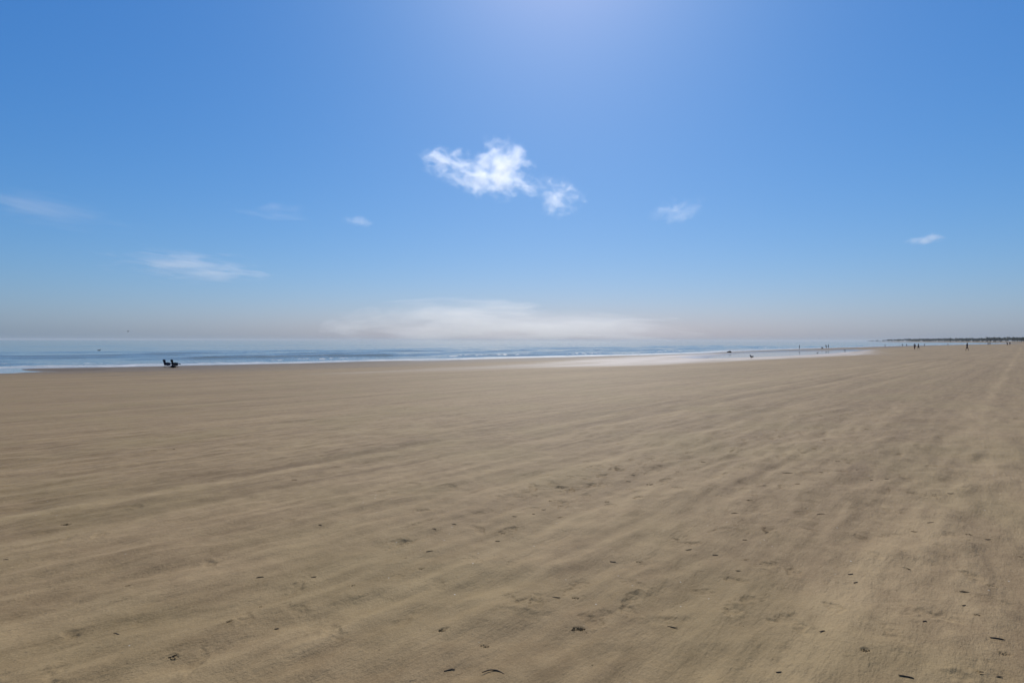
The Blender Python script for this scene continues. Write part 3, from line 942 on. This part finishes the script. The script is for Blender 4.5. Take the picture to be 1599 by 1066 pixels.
NAMED = {
 (906,980): 'largest crumbly dark clump of weed, on the near sand at bottom centre',
 (690,987): 'dark crumbly clump left of the largest one at bottom centre',
 (757,1007): 'flat dark scrap between the bottom-centre clump and the curved reed',
 (770,1053): 'long curved dead reed at the very bottom centre',
 (270,1026): 'black star-shaped scrap of weed at bottom left',
 (360,974): 'thin dark scrap up and right of the star-shaped one',
 (101,818): 'flat dark scrap alone on the sand at far left',
 (199,912): 'small dark two-piece scrap above the star-shaped weed at left',
 (898,930): 'dark clump just above the largest one at bottom centre',
 (658,887): 'dark clump on the sand left of centre, above the bottom row',
 (999,875): 'dark clump right of centre with a thin stick beside it',
 (1056,839): 'dark clump further up right of centre',
 (1015,755): 'dark scrap at the top end of the trampled patch in mid beach',
 (1416,890): 'greenish black clump beside the pale blown streak at right',
 (1506,925): 'short thick black reed stub at right',
 (1557,1001): 'thin dark reed near the lower right corner',
 (1415,1058): 'thin slanting reed at the bottom edge, right side',
 (1351,1018): 'dotted row of dark crumbs at the lower right',
 (1550,914): 'crumbled dark patch right of the black reed stub',
 (1567,1022): 'scattered dark crumbs below the thin reed in the lower right',
 (1529,1050): 'loose dark crumbs at the bottom right edge',
 (1230,739): 'long dark stick in mid beach on the right',
}
LAND = {(906,980): 'largest bottom-centre clump', (270,1026): 'star-shaped scrap', (101,818): 'lone far-left scrap', (658,887): 'left-of-centre clump',
        (1015,755): 'mid-beach trampled patch', (1230,739): 'long mid-beach stick', (1416,890): 'greenish black clump', (1506,925): 'black reed stub',
        (1351,1018): 'dotted crumb row', (999,875): 'clump with the thin stick', (1557,1001): 'lower-right thin reed'}
ORD = ['nearest', 'second nearest', 'third nearest', 'fourth nearest', 'fifth nearest', 'sixth nearest', 'seventh nearest', 'eighth nearest']
def placed_labels():
    word = {'stick': 'broken reed', 'clump': 'small weed clump', 'bit': 'weed speck'}
    slot = {}
    for (px, py, k, wpx) in MARKS:
        if (px, py) in NAMED: continue
        lx, ly = min(LAND, key=lambda q: (q[0] - px) ** 2 + (2 * (q[1] - py)) ** 2)
        dx, dy = px - lx, py - ly
        ver = 'above' if dy < -8 else ('below' if dy > 8 else 'level and')
        side = 'left of' if dx < 0 else 'right of'
        slot.setdefault((k, ver, side, (lx, ly)), []).append((dx * dx + dy * dy, (px, py)))
    out = {}
    for (k, ver, side, L), items in slot.items():
        for n, (_, key) in enumerate(sorted(items)):
            pre = ('dark %s' % word[k]) if len(items) == 1 else '%s %s' % (ORD[n], word[k])
            out[key] = '%s %s %s the %s' % (pre, ver, side, LAND[L])
    return out
PLACED = placed_labels()
for (px, py, k, wpx), (p, k_, wm) in zip(MARKS, mark_pts):
    lab = NAMED.get((px, py))
    if k == 'clump':
        me_ = clump_mesh(wm, int(10 + wpx * .9)); nm = 'seaweed_clump'; cat = 'seaweed'
        sh, grp = 'small dark clump of seaweed crumbs lying on the dry sand', 'small weed clumps on the sand'
    elif k == 'reed':
        me_ = stick_mesh(wm, 1.0 if px == 770 else .15, .0028 if px == 770 else .003, .006); nm = 'dead_reed'; cat = 'reed'
        sh, grp = '', None
    elif k == 'stick':
        me_ = stick_mesh(wm * random.uniform(.7, 1.0), random.uniform(-.5, .5), max(.0025, wm * random.uniform(.012, .024)), .02); nm = 'reed_fragment'; cat = 'reed'
        sh, grp = 'short dark broken reed lying on the dry sand', 'broken reeds on the sand'
    else:
        me_ = clump_mesh(wm * 1.5, 3); nm = 'seaweed_scrap'; cat = 'seaweed'
        sh, grp = 'tiny dark speck of seaweed on the dry sand', 'seaweed specks on the sand'
    o = link(nm, me_)
    o.location = (p.x, p.y, fine_z(p.x, p.y) + 0.001)
    o.rotation_euler = (0, 0, (R(-6) if px == 770 else random.uniform(-.45, .35)) if k in ('stick', 'reed') else random.uniform(0, 6))
    tag(o, lab or PLACED[(px, py)], cat, grp)

# ------------------------------------------------------------------ clouds (real volumes far outside the haze)
def cloud_mat(name, dens, scale, thr, aniso=0.55, stretch=(1, 1, 1), seed=0.0, detail=5, soft=.25, tint=(0.985, 0.985, 0.99)):
    t = NT(name)
    oc = t.coord('Object')
    n = t.noise(t.mapping(oc, scale=stretch, loc=(seed, seed * .7, seed * 1.3)), scale, detail, 0.62, 0.4)
    ln = t.add('ShaderNodeVectorMath', operation='LENGTH')
    t.l.new(oc, ln.inputs[0])
    fall = t.math('SUBTRACT', 1.0, t.math('POWER', ln.outputs['Value'], 1.6))
    v = t.math('SUBTRACT', t.math('ADD', t.math('MULTIPLY', fall, 0.50), t.math('MULTIPLY', t.math('SUBTRACT', n, .5), 1.9)), thr)
    v = t.ramp(v, 0.0, soft, 0.0, dens)
    pv = t.add('ShaderNodeVolumePrincipled')
    pv.inputs['Color'].default_value = (*tint, 1)
    pv.inputs['Anisotropy'].default_value = aniso
    t.l.new(v, pv.inputs['Density'])
    t.l.new(pv.outputs[0], t.out.inputs['Volume'])
    t.m.cycles.volume_step_rate = 0.35
    return t.m
def ico(sub=3):
    b = bmesh.new(); bmesh.ops.create_icosphere(b, subdivisions=sub, radius=1.0)
    m = bpy.data.meshes.new('cloud'); b.to_mesh(m); b.free(); return m
def cloud(x0, y0, x1, y1, dist, depth, label, tilt=0.0, **kw):
    cx, cy = (x0 + x1) / 2, (y0 + y1) / 2
    d = ray(cx, cy)
    c = Vector((0, 0, H)) + d * dist
    k = dist / math.hypot(F, math.hypot(cx - CX, cy - CY))
    me_ = ico()
    o = link('cloud', me_, mats=[cloud_mat('cloud_vapour', **kw)])
    o.location = c
    yaw = -math.atan2(d.x, d.y)
    o.rotation_euler = Matrix.Rotation(yaw, 3, 'Z').to_euler()
    o.rotation_euler[1] = tilt
    o.scale = ((x1 - x0) / 2 * k, depth, (y1 - y0) / 2 * k)
    tag(o, label, 'cloud', 'clouds over the sea')
    return o
cloud(726, 204, 840, 306, 2600, 100, 'brightest puffy white cloud, highest in the middle of the sky', dens=.014, scale=2.0, thr=.25, seed=1.7, soft=.4)
cloud(640, 218, 756, 290, 2650, 80, 'white puff joined to the left of the brightest cloud', dens=.013, scale=2.0, thr=.27, seed=4.6, tilt=.12, soft=.4)
cloud(676, 250, 856, 316, 2700, 90, 'ragged pale wisps under the brightest cloud', dens=.011, scale=2.6, thr=.20, seed=7.9, tilt=.1, stretch=(1.5, 1, .8), soft=.4)
cloud(826, 270, 922, 346, 2600, 80, 'small separate puff to the lower right of the brightest cloud', dens=.011, scale=2.0, thr=.26, seed=2.6, soft=.4)
cloud(1005, 302, 1105, 356, 4200, 110, 'thin hooked wisp of cloud right of the middle', dens=.0042, scale=2.0, thr=.27, seed=6.2, stretch=(.8, 1, .8), tilt=-.2, soft=.4)
cloud(1405, 362, 1485, 384, 5200, 120, 'tiny bright sliver of cloud at the right', dens=.0060, scale=1.4, thr=.24, seed=3.3, stretch=(1, 1, .5), soft=.4)
cloud(170, 384, 440, 450, 6500, 260, 'long thin wisps of cloud over the sea at the left', dens=.0034, scale=2.6, thr=.25, seed=8.8, stretch=(.8, 1, 1.0), tilt=.04, soft=.45)
cloud(350, 306, 500, 356, 5200, 130, 'faint smudge of cloud at upper left centre', dens=.0017, scale=1.8, thr=.30, seed=5.4, stretch=(.7, 1, .9), soft=.45)
cloud(-80, 296, 230, 366, 5200, 200, 'faint streak of cloud cut by the left edge', dens=.0018, scale=2.0, thr=.26, seed=9.9, stretch=(.6, 1, .8), tilt=.08, soft=.5)
cloud(526, 334, 596, 360, 5200, 90, 'tiny faint wisp below left of the brightest cloud', dens=.0040, scale=1.5, thr=.26, seed=12.4, stretch=(1, 1, .5), soft=.4)
cloud(776, 262, 892, 318, 2750, 80, 'thin wisp linking the brightest cloud to the small puff', dens=.0035, scale=2.6, thr=.33, seed=31.5, tilt=.2, stretch=(1.2, 1, .9), soft=.4)
cloud(500, 462, 900, 552, 22000, 1500, 'broad pale bank of cloud low over the sea horizon', dens=.00075, scale=1.6, thr=.08, tint=(.986, .968, .925), seed=15.0, stretch=(.9, 1, 1.1), soft=.45, tilt=-.03, aniso=.45, detail=7)
cloud(690, 482, 1120, 544, 22600, 1300, 'thin pale tail of the low cloud bank, reaching right over the horizon', dens=.00070, scale=1.6, thr=.08, tint=(.986, .968, .925), seed=23.0, stretch=(.9, 1, 1.1), soft=.45, tilt=.04, aniso=.45, detail=7)

# ------------------------------------------------------------------ haze over the sea
bm = bmesh.new()
bmesh.ops.create_cube(bm, size=1.0)
me = bpy.data.meshes.new('haze'); bm.to_mesh(me); bm.free()
t = NT('haze_air')
pv = t.add('ShaderNodeVolumePrincipled')
pv.inputs['Color'].default_value = (0.66, 0.71, 0.75, 1)
pv.inputs['Density'].default_value = 0.6e-4
pv.inputs['Anisotropy'].default_value = 0.25
t.l.new(pv.outputs[0], t.out.inputs['Volume'])
t.m.cycles.homogeneous_volume = True
haze = link('haze', me, mats=[t.m])
haze.scale = (52000, 52000, 46)
haze.location = (0, 0, 46 / 2 - 6)
tag(haze, 'thin bright sea haze lying over beach and water', 'haze', kind='stuff')
